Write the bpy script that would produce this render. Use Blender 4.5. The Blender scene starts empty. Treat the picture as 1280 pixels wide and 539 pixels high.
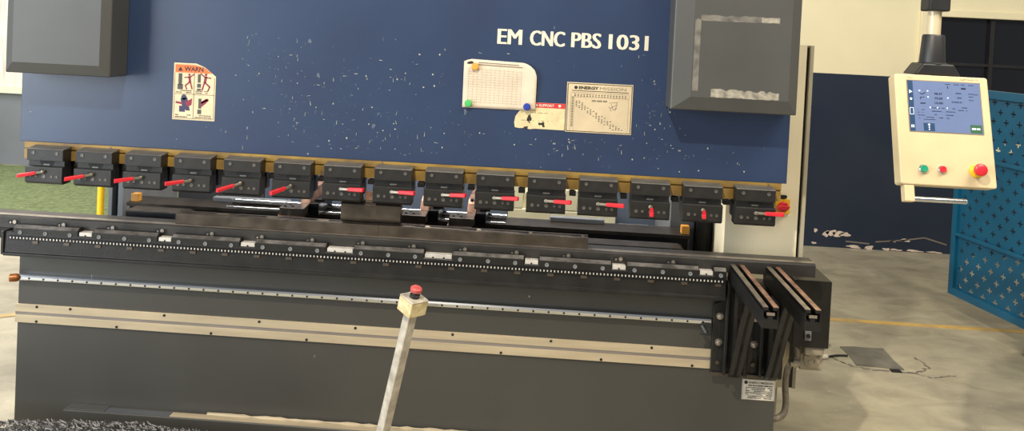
import bpy, bmesh, math, random
from mathutils import Vector, Matrix
random.seed(7)
C = bpy.context.scene.collection
R = math.radians

# ---------------------------------------------------------------- materials
def lin(c):
    return tuple(((x/255)/12.92 if x/255 <= .04045 else ((x/255+.055)/1.055)**2.4) for x in c) + (1,)

def mat(name, col, rough=.5, metal=0., var=.08, vscale=6., bump=0., bscale=60., spec=.5, stretch=(1, 1, 1), dark=None):
    """Plain paint, metal or plastic with a procedural unevenness of colour and, if asked, a fine bump."""
    m = bpy.data.materials.new(name); m.use_nodes = True
    nt = m.node_tree; n = nt.nodes; l = nt.links
    b = n['Principled BSDF']
    b.inputs['Roughness'].default_value = rough
    b.inputs['Metallic'].default_value = metal
    b.inputs['Specular IOR Level'].default_value = spec
    c = lin(col)
    tc = n.new('ShaderNodeTexCoord'); mp = n.new('ShaderNodeMapping'); mp.inputs['Scale'].default_value = stretch
    l.new(tc.outputs['Object'], mp.inputs['Vector'])
    no = n.new('ShaderNodeTexNoise'); no.inputs['Scale'].default_value = vscale; no.inputs['Detail'].default_value = 5
    l.new(mp.outputs['Vector'], no.inputs['Vector'])
    cr = n.new('ShaderNodeValToRGB')
    d = lin(dark) if dark else tuple(x*(1-2.2*var) for x in c[:3])+(1,)
    cr.color_ramp.elements[0].position = .3; cr.color_ramp.elements[1].position = .7
    cr.color_ramp.elements[0].color = d
    cr.color_ramp.elements[1].color = tuple(min(1, x*(1+var)) for x in c[:3])+(1,)
    l.new(no.outputs['Fac'], cr.inputs['Fac']); l.new(cr.outputs['Color'], b.inputs['Base Color'])
    if bump:
        n2 = n.new('ShaderNodeTexNoise'); n2.inputs['Scale'].default_value = bscale; n2.inputs['Detail'].default_value = 4
        l.new(mp.outputs['Vector'], n2.inputs['Vector'])
        bp = n.new('ShaderNodeBump'); bp.inputs['Strength'].default_value = bump; bp.inputs['Distance'].default_value = .01
        l.new(n2.outputs['Fac'], bp.inputs['Height']); l.new(bp.outputs['Normal'], b.inputs['Normal'])
    return m

def nodes_of(m):
    return m.node_tree.nodes, m.node_tree.links, m.node_tree.nodes['Principled BSDF']

def add_chips(m, chip, scale, thr, per_cell, area_scale, area_lo, area_hi, stretch=(1, 1, .6)):
    """Scattered paint chips and nicks: a few Voronoi cells keep a spot, inside worn areas only."""
    n, l, b = nodes_of(m)
    old = b.inputs['Base Color'].links[0].from_socket
    tc = n.new('ShaderNodeTexCoord'); mp = n.new('ShaderNodeMapping'); mp.inputs['Scale'].default_value = stretch
    l.new(tc.outputs['Object'], mp.inputs['Vector'])
    wob = n.new('ShaderNodeTexNoise'); wob.inputs['Scale'].default_value = 90; wob.inputs['Detail'].default_value = 2
    l.new(mp.outputs['Vector'], wob.inputs['Vector'])
    ad = n.new('ShaderNodeVectorMath'); ad.operation = 'MULTIPLY_ADD'
    l.new(wob.outputs['Color'], ad.inputs[0]); ad.inputs[1].default_value = (.014, .014, .014); l.new(mp.outputs['Vector'], ad.inputs[2])
    v = n.new('ShaderNodeTexVoronoi'); v.inputs['Scale'].default_value = scale
    l.new(ad.outputs[0], v.inputs['Vector'])
    lt = n.new('ShaderNodeMath'); lt.operation = 'LESS_THAN'; l.new(v.outputs['Distance'], lt.inputs[0]); lt.inputs[1].default_value = thr
    sp = n.new('ShaderNodeSeparateColor'); l.new(v.outputs['Color'], sp.inputs[0])
    gt = n.new('ShaderNodeMath'); gt.operation = 'GREATER_THAN'; l.new(sp.outputs[0], gt.inputs[0]); gt.inputs[1].default_value = per_cell
    ar = n.new('ShaderNodeTexNoise'); ar.inputs['Scale'].default_value = area_scale; ar.inputs['Detail'].default_value = 1
    l.new(tc.outputs['Object'], ar.inputs['Vector'])
    mr = n.new('ShaderNodeMapRange'); mr.inputs['From Min'].default_value = area_lo; mr.inputs['From Max'].default_value = area_hi
    l.new(ar.outputs['Fac'], mr.inputs['Value'])
    m1 = n.new('ShaderNodeMath'); m1.operation = 'MULTIPLY'; l.new(lt.outputs[0], m1.inputs[0]); l.new(gt.outputs[0], m1.inputs[1])
    m2 = n.new('ShaderNodeMath'); m2.operation = 'MULTIPLY'; l.new(m1.outputs[0], m2.inputs[0]); l.new(mr.outputs['Result'], m2.inputs[1])
    mx = n.new('ShaderNodeMix'); mx.data_type = 'RGBA'; l.new(m2.outputs[0], mx.inputs['Factor'])
    l.new(old, mx.inputs['A']); mx.inputs['B'].default_value = lin(chip)
    l.new(mx.outputs['Result'], b.inputs['Base Color'])
    return m2

def flat(name, col, rough=.6, emit=0.):
    m = bpy.data.materials.new(name); m.use_nodes = True
    n, l, b = nodes_of(m)
    no = n.new('ShaderNodeTexNoise'); no.inputs['Scale'].default_value = 30
    tc = n.new('ShaderNodeTexCoord'); l.new(tc.outputs['Object'], no.inputs['Vector'])
    mx = n.new('ShaderNodeMix'); mx.data_type = 'RGBA'; c = lin(col)
    mx.inputs['A'].default_value = tuple(x*.88 for x in c[:3])+(1,); mx.inputs['B'].default_value = c
    l.new(no.outputs['Fac'], mx.inputs['Factor']); l.new(mx.outputs['Result'], b.inputs['Base Color'])
    b.inputs['Roughness'].default_value = rough
    if emit:
        b.inputs['Emission Color'].default_value = c; b.inputs['Emission Strength'].default_value = emit
    return m

M = {}
M['blue'] = mat('blue_paint', (34, 52, 82), .38, 0, .10, 2.5, .05, 200, spec=.65, dark=(32, 47, 76))
add_chips(M['blue'], (110, 120, 134), 40, .09, .88, 1.3, .45, .60, (1.2, 1, .35))
M['nick'] = mat('bare_paint_nick', (160, 160, 150), .6, 0, .15, 60)
M['nick2'] = mat('dull_paint_nick', (84, 94, 112), .6, 0, .15, 60)
M['yellow_beam'] = mat('ochre_painted_steel', (150, 120, 54), .5, 0, .16, 7, .05, 120, dark=(104, 82, 44))
add_chips(M['yellow_beam'], (90, 80, 60), 45, .25, .8, 4, .4, .6)
M['bed'] = mat('charcoal_paint', (64, 62, 57), .42, 0, .05, 3, .04, 260)
add_chips(M['bed'], (150, 150, 145), 14, .04, .7, 1.2, .3, .5)
M['cover'] = mat('grey_cover_paint', (70, 70, 68), .48, 0, .05, 4, .04, 260)
M['black'] = mat('blackened_steel', (36, 35, 34), .40, .3, .18, 14, .06, 120)
M['clamp'] = mat('clamp_steel', (38, 37, 36), .42, .2, .16, 16, .06, 120)
M['clamp_top'] = mat('clamp_top_steel', (112, 108, 102), .45, .5, .14, 20, .04, 120)
M['beam_steel'] = mat('die_beam_steel', (58, 56, 54), .40, .4, .18, 9, .05, 90)
M['bevel'] = mat('scraped_bevel', (104, 100, 96), .4, .5, .3, 26, .04, 90)
M['shank'] = mat('lever_steel', (150, 142, 128), .4, .7, .2, 50)
M['black2'] = mat('black_oxide_steel', (30, 30, 32), .33, .5, .2, 18, .05, 90)
M['darkmetal'] = mat('dark_ground_steel', (92, 84, 76), .35, .75, .18, 16, .03, 120)
M['edge'] = mat('worn_steel_edge', (170, 160, 148), .35, .8, .18, 20, .03, 100)
M['steel'] = mat('bright_steel', (205, 208, 210), .22, .95, .08, 12)
M['chrome'] = mat('polished_steel_rail', (215, 218, 222), .16, 1., .07, 5, stretch=(.6, 8, 8))
M['bronze'] = mat('rubbed_brown_steel', (176, 138, 118), .42, .55, .2, 22, .04, 80, dark=(110, 82, 66))
M['strip'] = mat('beige_aluminium', (184, 168, 140), .42, .25, .08, 5, stretch=(.7, 6, 6))
M['groove'] = mat('groove_grey', (128, 120, 112), .5, .2, .08, 5)
M['plate'] = mat('light_filler_plate', (205, 200, 192), .4, .3, .1, 20)
M['hole'] = mat('dark_hole', (14, 14, 15), .7)
M['cabinet'] = mat('beige_cabinet_paint', (234, 222, 190), .5, 0, .05, 3, .03, 200)
M['cabinet_edge'] = mat('beige_cabinet_edge_paint', (176, 168, 146), .5, 0, .06, 4)
M['panel'] = mat('slate_panel_paint', (104, 114, 132), .4, .1, .08, 3)
M['greypanel'] = mat('dark_grey_panel_paint', (78, 80, 84), .45, 0, .06, 4)
M['greyframe'] = mat('grey_frame_paint', (120, 122, 124), .5, 0, .06, 6)
M['cream'] = mat('cream_paint', (236, 228, 190), .5, 0, .05, 6)
M['orange'] = mat('orange_plastic', (214, 150, 60), .5, 0, .1, 20)
M['copper'] = mat('copper_stop', (178, 112, 62), .4, .5, .2, 60)
M['red'] = mat('red_plastic', (206, 36, 48), .35, 0, .08, 20)
M['faded_red'] = mat('faded_red_plastic', (204, 88, 84), .45, 0, .1, 40)
M['green_b'] = mat('green_plastic', (26, 140, 104), .35, 0, .08, 40)
M['blue_b'] = mat('blue_plastic', (40, 62, 150), .35, 0, .08, 40)
M['green_m'] = mat('light_green_plastic', (72, 176, 92), .4, 0, .08, 40)
M['yellow'] = mat('yellow_plastic', (238, 186, 24), .45, 0, .06, 20)
M['post_yellow'] = mat('yellow_post_paint', (236, 188, 24), .45, 0, .06, 8)
M['paper'] = mat('creased_paper', (208, 192, 170), .8, 0, .06, 8, .25, 14)
M['stick'] = mat('cream_sticker', (212, 194, 160), .6, 0, .05, 16)
M['stick2'] = mat('yellowed_sticker', (212, 194, 150), .6, 0, .1, 20)
M['chart'] = mat('tan_chart', (196, 178, 146), .6, 0, .06, 12)
M['label'] = mat('aluminium_label', (206, 198, 182), .5, .1, .06, 30)
M['ink'] = flat('black_ink', (38, 34, 32))
M['ink_grey'] = flat('grey_ink', (128, 116, 100))
M['ink_faint'] = flat('faint_ink', (186, 170, 150))
M['letters'] = flat('white_lettering', (214, 206, 186))
M['orange_ink'] = flat('orange_ink', (226, 112, 60))
M['red_ink'] = flat('red_ink', (196, 48, 52))
M['maroon_ink'] = flat('maroon_ink', (134, 40, 62))
M['navy_ink'] = flat('navy_ink', (54, 52, 86))
M['grey_ink2'] = flat('machine_grey_ink', (76, 74, 72))
M['console'] = mat('ivory_console', (206, 186, 146), .45, 0, .07, 5, .02, 200)
M['rubber'] = mat('black_rubber', (34, 34, 35), .45, 0, .1, 20)
M['tube'] = mat('beige_tube', (206, 190, 158), .38, .15, .06, 10)
M['post'] = mat('worn_white_post', (188, 180, 164), .5, 0, .12, 30, .08, 90, dark=(150, 142, 128))
M['estop_box'] = mat('worn_ivory_box', (214, 200, 158), .5, 0, .12, 40, .05, 100, dark=(186, 164, 112))
M['guard'] = mat('teal_blue_paint', (8, 88, 122), .42, 0, .06, 5)
M['hose'] = mat('grey_conduit', (128, 118, 102), .55, 0, .12, 60)
M['flange'] = mat('dusty_cast_metal', (176, 166, 146), .55, .1, .12, 24, .05, 90)
M['mat_dark'] = mat('black_fibre', (48, 47, 47), .8, 0, .2, 60)
M['mat_light'] = mat('grey_fibre', (136, 132, 128), .75, 0, .2, 60)
M['turf'] = mat('green_turf', (118, 128, 84), .9, 0, .14, 26, .5, 120, dark=(88, 100, 62))
add_chips(M['turf'], (176, 178, 140), 60, .2, .75, 4, .3, .6, (1, .5, 1))
M['residue'] = mat('tape_residue', (106, 102, 94), .7, 0, .22, 30, dark=(74, 72, 70))
M['residue2'] = mat('tape_patch', (150, 144, 130), .7, 0, .22, 40, dark=(96, 92, 84))
M['screen'] = None

def screen_mat(name, col, e):
    m = flat(name, col, .2, e); return m
M['screen'] = screen_mat('lit_screen', (92, 106, 140), .5)
M['screen_side'] = screen_mat('lit_screen_sidebar', (44, 66, 96), .4)
M['screen_green'] = screen_mat('lit_screen_button', (58, 92, 66), .4)
M['screen_white'] = screen_mat('lit_screen_white', (214, 224, 240), .7)
M['screen_dark'] = flat('screen_dark_text', (36, 44, 72), .3)

def concrete():
    m = mat('worn_concrete', (178, 169, 146), .5, 0, .06, 1.4, .15, 30, dark=(146, 138, 120))
    n, l, b = nodes_of(m)
    old = b.inputs['Base Color'].links[0].from_socket
    tc = n.new('ShaderNodeTexCoord'); mp = n.new('ShaderNodeMapping'); mp.inputs['Scale'].default_value = (1.3, 2.0, 1)
    l.new(tc.outputs['Object'], mp.inputs['Vector'])
    no = n.new('ShaderNodeTexNoise'); no.inputs['Scale'].default_value = 3.2; no.inputs['Detail'].default_value = 8; no.inputs['Roughness'].default_value = .62
    no.inputs['Distortion'].default_value = .8
    l.new(mp.outputs['Vector'], no.inputs['Vector'])
    cr = n.new('ShaderNodeValToRGB'); cr.color_ramp.elements[0].position = .34; cr.color_ramp.elements[0].color = (.76, .76, .75, 1)
    cr.color_ramp.elements[1].position = .62; cr.color_ramp.elements[1].color = (1.12, 1.12, 1.1, 1)
    l.new(no.outputs['Fac'], cr.inputs['Fac'])
    mx = n.new('ShaderNodeMix'); mx.data_type = 'RGBA'; mx.blend_type = 'MULTIPLY'; mx.inputs['Factor'].default_value = .85
    l.new(old, mx.inputs['A']); l.new(cr.outputs['Color'], mx.inputs['B'])
    l.new(mx.outputs['Result'], b.inputs['Base Color'])
    add_chips(m, (206, 200, 180), 26, .1, .7, 2, .35, .6, (1, 1, 1))
    return m
M['floor'] = concrete()
M['wall'] = mat('cream_plaster', (232, 222, 186), .75, 0, .03, 2, .08, 40)
M['dado'] = mat('navy_dado_paint', (34, 42, 56), .32, 0, .22, 2.2, .12, 9, dark=(26, 38, 58))
add_chips(M['dado'], (150, 150, 150), 7, .045, .75, 1.5, .3, .5)
M['wall_grey'] = mat('grey_dado_paint', (112, 114, 116), .6, 0, .05, 2)
M['wall_white'] = mat('white_streaked_plaster', (228, 220, 208), .7, 0, .05, 4, stretch=(10, 1, .8), dark=(196, 178, 160))
M['peel'] = mat('bare_plaster', (216, 198, 184), .85, 0, .1, 30, .2, 60)
M['glass'] = mat('dark_window_glass', (24, 26, 32), .08, 0, .05, 2)
M['line'] = mat('yellow_floor_paint', (206, 168, 92), .6, 0, .12, 9, dark=(178, 150, 100))
M['hatch'] = mat('worn_steel_plate', (128, 124, 114), .5, .3, .15, 9, .08, 40)

# ---------------------------------------------------------------- mesh helpers
class MB:
    def __init__(s): s.v = []; s.f = []; s.mi = []; s.cur = 0
    def use(s, i): s.cur = i; return s
    def add(s, vs, fs):
        o = len(s.v); s.v += [tuple(x) for x in vs]
        for f in fs: s.f.append([o+i for i in f]); s.mi.append(s.cur)
        return s
    def box(s, x0, x1, y0, y1, z0, z1):
        return s.add([(x0,y0,z0),(x1,y0,z0),(x1,y1,z0),(x0,y1,z0),(x0,y0,z1),(x1,y0,z1),(x1,y1,z1),(x0,y1,z1)],
                     [(0,3,2,1),(4,5,6,7),(0,1,5,4),(1,2,6,5),(2,3,7,6),(3,0,4,7)])
    def prism_x(s, yz, x0, x1):               # yz counter-clockwise seen from +x
        n = len(yz)
        vs = [(x0, y, z) for y, z in yz]+[(x1, y, z) for y, z in yz]
        return s.add(vs, [tuple(range(n))[::-1], tuple(range(n, 2*n))]+[(i, (i+1) % n, n+(i+1) % n, n+i) for i in range(n)])
    def prism_y(s, xz, y0, y1):               # xz counter-clockwise seen from -y
        n = len(xz)
        vs = [(x, y0, z) for x, z in xz]+[(x, y1, z) for x, z in xz]
        return s.add(vs, [tuple(range(n)), tuple(range(n, 2*n))[::-1]]+[((i+1) % n, i, n+i, n+(i+1) % n) for i in range(n)])
    def cyl(s, p0, p1, r0, r1=None, n=16):
        r1 = r0 if r1 is None else r1
        p0 = Vector(p0); p1 = Vector(p1); d = (p1-p0).normalized()
        a = d.orthogonal().normalized(); b = d.cross(a)
        vs = []
        for p, r in ((p0, r0), (p1, r1)):
            for i in range(n):
                t = 2*math.pi*i/n; vs.append(p+a*(r*math.cos(t))+b*(r*math.sin(t)))
        return s.add(vs, [tuple(range(n))[::-1], tuple(range(n, 2*n))]+[(i, (i+1) % n, n+(i+1) % n, n+i) for i in range(n)])
    def lathe(s, base, axis, prof, n=20):     # prof: (radius, distance along the axis)
        base = Vector(base); d = Vector(axis).normalized(); a = d.orthogonal().normalized(); b = d.cross(a)
        vs = []
        for r, h in prof:
            for i in range(n):
                t = 2*math.pi*i/n; vs.append(base+d*h+a*(r*math.cos(t))+b*(r*math.sin(t)))
        fs = [tuple(range(n))[::-1], tuple(range((len(prof)-1)*n, len(prof)*n))]
        for k in range(len(prof)-1):
            fs += [(k*n+i, k*n+(i+1) % n, (k+1)*n+(i+1) % n, (k+1)*n+i) for i in range(n)]
        return s.add(vs, fs)
    def tube(s, pts, r, n=10, wave=None):
        pts = [Vector(p) for p in pts]; rings = []; a = None
        for i, p in enumerate(pts):
            d = (pts[min(i+1, len(pts)-1)]-pts[max(i-1, 0)]).normalized()
            a = d.orthogonal().normalized() if a is None else (a-d*a.dot(d)).normalized()
            b = d.cross(a); rr = r*(wave[i % len(wave)] if wave else 1)
            rings.append([p+a*(rr*math.cos(2*math.pi*k/n))+b*(rr*math.sin(2*math.pi*k/n)) for k in range(n)])
        vs = [v for g in rings for v in g]
        fs = [tuple(range(n))[::-1], tuple(range(len(vs)-n, len(vs)))]
        for k in range(len(pts)-1):
            fs += [(k*n+i, k*n+(i+1) % n, (k+1)*n+(i+1) % n, (k+1)*n+i) for i in range(n)]
        return s.add(vs, fs)
    def quad(s, x0, x1, z0, z1, y):           # faces -y
        return s.add([(x0,y,z0),(x1,y,z0),(x1,y,z1),(x0,y,z1)], [(0,1,2,3)])
    def build(s, name, mats, parent=None, bevel=0., smooth=False, loc=(0, 0, 0)):
        me = bpy.data.meshes.new(name); me.from_pydata(s.v, [], s.f)
        mats = mats if isinstance(mats, (list, tuple)) else [mats]
        for m in mats: me.materials.append(m if not isinstance(m, str) else M[m])
        for p, i in zip(me.polygons, s.mi):
            p.material_index = i
            if smooth: p.use_smooth = True
        me.update()
        o = bpy.data.objects.new(name, me); C.objects.link(o); o.location = loc
        if smooth:
            me.set_sharp_from_angle(angle=R(35))
        if bevel:
            b = o.modifiers.new('edge', 'BEVEL'); b.width = bevel; b.segments = 2; b.limit_method = 'ANGLE'; b.angle_limit = R(40)
        if parent is not None: o.parent = parent
        return o

def bez(pts, n=8):                            # smooth path through points
    P = [Vector(p) for p in pts]; out = []
    for i in range(len(P)-1):
        a, b, c, d = P[max(i-1, 0)], P[i], P[i+1], P[min(i+2, len(P)-1)]
        for k in range(n):
            t = k/n
            out.append(.5*((2*b)+(c-a)*t+(2*a-5*b+4*c-d)*t*t+(3*b-a-3*c+d)*t**3))
    return out+[P[-1]]

def text_mb(txt, x0, x1, z0, z1, y, bold=0., depth=0., mb=None):
    cu = bpy.data.curves.new('lettering', 'FONT'); cu.body = txt; cu.size = 1; cu.offset = bold; cu.resolution_u = 3
    o = bpy.data.objects.new('lettering', cu); C.objects.link(o)
    dg = bpy.context.evaluated_depsgraph_get()
    me = bpy.data.meshes.new_from_object(o.evaluated_get(dg))
    bpy.data.objects.remove(o)
    xs = [v.co.x for v in me.vertices]; zs = [v.co.y for v in me.vertices]
    ax, bx, az, bz = min(xs), max(xs), min(zs), max(zs)
    vs = [(x0+(v.co.x-ax)/(bx-ax)*(x1-x0), y, z0+(v.co.y-az)/(bz-az)*(z1-z0)) for v in me.vertices]
    fs = [tuple(p.vertices) for p in me.polygons]
    bpy.data.meshes.remove(me)
    mb = mb or MB(); mb.add(vs, fs)
    return mb

def thing(name, label, cat, loc=(0, 0, 0), rot=(0, 0, 0), group=None):
    o = bpy.data.objects.new(name, None); C.objects.link(o); o.location = loc; o.rotation_euler = rot
    o.empty_display_size = .05
    o['label'] = label; o['category'] = cat
    if group: o['group'] = group
    return o
def tag(o, label, cat, group=None):
    o['label'] = label; o['category'] = cat
    if group: o['group'] = group
    return o
def struct(o): o['kind'] = 'structure'; return o
def rel(p, loc): return (p[0]-loc[0], p[1]-loc[1], p[2]-loc[2])
def disc(mb, x, z, y, rx, rz=None, n=14):
    rz = rz or rx
    return mb.add([(x+rx*math.cos(2*math.pi*i/n), y, z+rz*math.sin(2*math.pi*i/n)) for i in range(n)], [tuple(range(n))])
def poly(mb, pts, y):
    return mb.add([(x, y, z) for x, z in pts], [tuple(range(len(pts)))])
def line(mb, a, b, w, y):
    a = Vector((a[0], 0, a[1])); b = Vector((b[0], 0, b[1])); d = (b-a).normalized(); n = Vector((-d.z, 0, d.x))*(w/2)
    return poly(mb, [((a-n).x, (a-n).z), ((b-n).x, (b-n).z), ((b+n).x, (b+n).z), ((a+n).x, (a+n).z)], y)

# ---------------------------------------------------------------- the setting
b = MB().add([(-9,-9,0),(9,-9,0),(9,5.6,0),(-9,5.6,0),(-9,-9,-.1),(9,-9,-.1),(9,5.6,-.1),(-9,5.6,-.1)],
             [(0,1,2,3),(7,6,5,4),(4,5,1,0),(5,6,2,1),(6,7,3,2),(7,4,0,3)])
struct(b.build('floor', 'floor'))
# back wall on the right: cream plaster above, navy dado to 1.5 m, an opening for the dark window
WX0, WX1, WZ0, WZ1 = 3.80, 6.6, .95, 2.04
b = MB()
b.use(1).box(0, 9, 3.96, 4.12, 0, WZ0)
b.box(0, WX0, 3.96, 4.12, WZ0, 1.5); b.box(WX1, 9, 3.96, 4.12, WZ0, 1.5)
b.use(0).box(0, WX0, 3.96, 4.12, 1.5, 4.2); b.box(WX1, 9, 3.96, 4.12, 1.5, 4.2); b.box(WX0, WX1, 3.96, 4.12, WZ1, 4.2)
struct(b.build('wall_back', ['wall', 'dado']))
b = MB()
b.use(1).box(-9, 0, 5.5, 5.66, 0, .8); b.use(0).box(-9, 0, 5.5, 5.66, .8, 4.2)
b.use(2).box(-9, 0, 5.44, 5.5, .79, .855)
struct(b.build('wall_rear', ['wall_white', 'wall_grey', 'wall']))
b = MB().box(0, .15, 4.12, 5.5, 0, 4.2); struct(b.build('wall_left', 'wall'))
w = struct(MB().box(WX0, WX1, 4.02, 4.03, WZ0, WZ1).build('window_1', 'glass'))
f = MB()
t = .06
f.box(WX0-.085, WX0+.02, 3.93, 4.02, WZ0-.05, WZ1+.05); f.box(WX1-.02, WX1+.085, 3.93, 4.02, WZ0-.05, WZ1+.05)
f.box(WX0+.02, WX1-.02, 3.93, 4.02, WZ1-.01, WZ1+.05); f.box(WX0+.02, WX1-.02, 3.93, 4.02, WZ0-.05, WZ0+.02)
f.build('window_frame', 'wall', w, .006)
mu = MB()
for x in (4.32, 4.86, 5.4, 5.95): mu.box(x, x+.035, 3.985, 4.02, WZ0+.02, WZ1-.01)
mu.box(WX0+.02, WX1-.02, 3.99, 4.02, 1.62, 1.645)
mu.build('window_mullion', 'rubber', w)
def blob(mb, cx, cz, rx, rz, y, n=22, seed=0):
    rnd = random.Random(seed); ph = [rnd.random()*6.28 for _ in range(4)]
    pts = []
    for i in range(n):
        a = 2*math.pi*i/n; k = 1+.22*math.sin(2*a+ph[0])+.18*math.sin(3*a+ph[1])+.12*math.sin(5*a+ph[2])
        pts.append((cx+rx*k*math.cos(a), cz+rz*k*math.sin(a)))
    return poly(mb, pts, y)
wb = bpy.data.objects['wall_back']
pb = MB()
for i, (x, z, rx, rz) in enumerate([(3.03, .115, .03, .022), (3.075, .125, .035, .028), (3.13, .12, .045, .024), (3.19, .118, .04, .02), (2.94, .14, .012, .02),
                                    (3.27, .018, .06, .012), (3.4, .015, .04, .016), (2.93, .03, .018, .01), (3.55, .012, .03, .012),
                                    (3.62, .012, .05, .008), (3.78, .012, .07, .008), (3.95, .01, .06, .006), (3.70, .10, .035, .012), (3.6, .085, .02, .008)]):
    blob(pb, x, z, rx, rz, 3.957, seed=i)
pb.build('peeled_patch', 'peel', wb)
cb = MB()
for pts in ([(3.45, .07), (3.7, .1), (3.86, .13), (4.05, .08)], [(3.2, .06), (3.4, .05)]):
    for a, c in zip(pts, pts[1:]): line(cb, a, c, .012, 3.957)
cb.build('wall_crack', 'groove', wb)
# floor paint lines
b = MB(); b.box(1.9, 9, 2.02, 2.075, 0, .003); struct(b.build('trim_1', 'line'))
b = MB()
pts = bez([(-2.75, .95, 0), (-2.55, 1.08, 0), (-2.40, 1.2, 0), (-2.2, 1.3, 0), (-1.9, 1.36, 0)], 5)
for p, q in zip(pts, pts[1:]):
    b.add([(p.x, p.y-.03, .003), (q.x, q.y-.03, .003), (q.x, q.y+.03, .003), (p.x, p.y+.03, .003)], [(0, 1, 2, 3)])
struct(b.build('trim_2', 'line'))

# turf behind the machine on the left
b = MB(); nx, ny = 48, 24
for j in range(ny+1):
    for i in range(nx+1):
        b.v.append((-8.5+7.2*i/nx, 3.15+2.25*j/ny, .012+random.random()*.008))
for j in range(ny):
    for i in range(nx):
        k = j*(nx+1)+i; b.f.append([k, k+1, k+nx+2, k+nx+1]); b.mi.append(0)
b.box(-8.5, -1.3, 3.15, 5.4, .001, .011)
tag(b.build('turf_carpet', 'turf'), 'mottled green turf carpet on the floor behind the press', 'carpet')
# yellow guard post
b = thing('guard_post', 'bright yellow guard post standing on the floor behind the press', 'post', (-2.31, 2.0, 0))
MB().cyl((0, 0, .012), (0, 0, 1.1), .021, n=20).build('post_tube', 'post_yellow', b, smooth=True)
MB().box(-.07, .07, -.07, .07, 0, .012).build('base_plate', 'post_yellow', b, .003)
MB().lathe((0, 0, 1.1), (0, 0, 1), [(.021, 0), (.023, .004), (.02, .02), (.008, .028)]).build('post_cap', 'rubber', b, smooth=True)

# ---------------------------------------------------------------- press brake
PB = thing('press_brake', 'large blue and charcoal sheet metal press brake with a row of red-levered clamps', 'machine')
XL, XR = -1.545, 1.527
MB().box(XL, XR, 0, .09, 1.192, 2.35).build('ram', 'blue', PB, .002)
# ochre clamping beam under the ram, with its groove
bm = MB().prism_x([(0, 1.122), (.0, 1.158), (.006, 1.160), (.006, 1.165), (0, 1.167), (0, 1.1915), (.075, 1.1915), (.075, 1.122)][::-1], -1.525, 1.507)
yb = bm.build('clamp_beam', 'yellow_beam', PB)
for i in range(14):
    MB().box((i-6.5)*.2-.012, (i-6.5)*.2+.014, -.006, .03, 1.098, 1.116).build('wedge_stop', 'black', yb, .001)

# punch clamp, built once
def clamp():
    m = MB()
    # upper block with a sloped top, a recessed waist, the lower jaw and its rear jaw
    m.use(1).prism_x([(-.058, 1.172), (-.055, 1.1745), (-.002, 1.1815), (-.002, 1.172)][::-1], -.074, .074)
    m.use(0).box(-.074, .074, -.058, -.002, 1.127, 1.172)
    m.box(-.0735, .0735, -.044, -.002, 1.104, 1.127)
    m.prism_x([(-.064, 1.043), (-.064, 1.1025), (-.060, 1.105), (-.002, 1.105), (-.002, 1.036), (-.052, 1.034)][::-1], -.076, .076)
    m.box(-.070, .070, .031, .07, 1.050, 1.1215)
    c = m.build('punch_clamp', ['clamp', 'clamp_top'], PB, .0012, loc=(0, 0, 0))
    MB().add([(-.030, -.0446, 1.1265), (.034, -.0446, 1.1265), (.026, -.0446, 1.1075), (-.022, -.0446, 1.1075)], [(3, 2, 1, 0)]).build('recess', 'hole', c)
    MB().box(-.012, .014, -.0465, -.044, 1.107, 1.113).build('keeper_plate', 'clamp_top', c, .0006)
    s = None
    for x in (-.048, .048):
        if s is None:
            q = MB().lathe((0, 0, 0), (0, -1, 0), [(.0066, 0), (.0066, .0022), (.0046, .0022), (.0044, .0004)], 14)
            s = q.build('socket_screw', 'clamp_top', c, smooth=True); s.location = (x, -.058, 1.158)
        else:
            t = s.copy(); C.objects.link(t); t.location = (x, -.058, 1.158)
    s2 = None
    for x, r in ((-.053, 1), (-.029, .75), (.002, 1.1), (.033, .75), (.054, .85)):
        t = s.copy(); C.objects.link(t); t.location = (x, -.064, 1.066); t.scale = (r, 1, r)
    MB().lathe((0, -.064, 1.085), (0, -1, 0), [(.007, 0), (.007, .010), (.004, .012)], 14).build('pivot_pin', 'shank', c, smooth=True)
    MB().box(-.018, .0, -.0655, -.064, 1.082, 1.094).build('slot', 'hole', c)
    return c
base = clamp()
def kids(o): return [k for k in bpy.data.objects if k.parent == o]
base_kids = kids(base)
# lever direction: (side, swing out toward the operator in degrees, droop)
LV = [(-1, 8, -.012), (-1, 26, -.010), (-1, 34, -.006), (-1, 42, -.004), (-1, 44, -.013), (-1, 56, -.010),
      (1, 18, .004), (1, 20, .004), (1, 22, .006), (1, 20, .005), (1, 18, .003), (1, 16, .002), (-1, 84, -.006), (-1, 80, -.004), (1, 10, .002)]
for i in range(15):
    x = (i-7)*.2-.002
    c = base
    if i:
        c = base.copy(); C.objects.link(c); c.parent = PB
        for k in base_kids:
            d = k.copy(); C.objects.link(d); d.parent = c
    c.location = (x, 0, 0)
    sd, ang, dr = LV[i]
    dx = sd*math.cos(R(ang)); dy = -math.sin(R(ang)); p0 = Vector((-.004*sd, -.071, 1.086))
    D = Vector((dx, dy, dr/.06)).normalized(); L0 = .033 if sd < 0 or ang > 30 else .040
    p1 = p0+D*L0; p2 = p0+D*(L0+.066)
    up = Vector((0, 0, 1)); side = D.cross(up).normalized()
    def bar(a, e, w0, h0, w1, h1):
        vs = []
        for p, w, h in ((a, w0, h0), (e, w1, h1)):
            vs += [p-side*w-up*h, p+side*w-up*h, p+side*w+up*h, p-side*w+up*h]
        return MB().add(vs, [(0, 1, 2, 3), (7, 6, 5, 4), (0, 4, 5, 1), (1, 5, 6, 2), (2, 6, 7, 3), (3, 7, 4, 0)])
    bar(p0, p1, .004, .0048, .004, .0042).build('lever_shank', 'shank', c, .0008)
    g = bar(p1-D*.004, p2, .0062, .0066, .0078, .0078).build('lever_grip', 'red', c, .0025)

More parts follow.
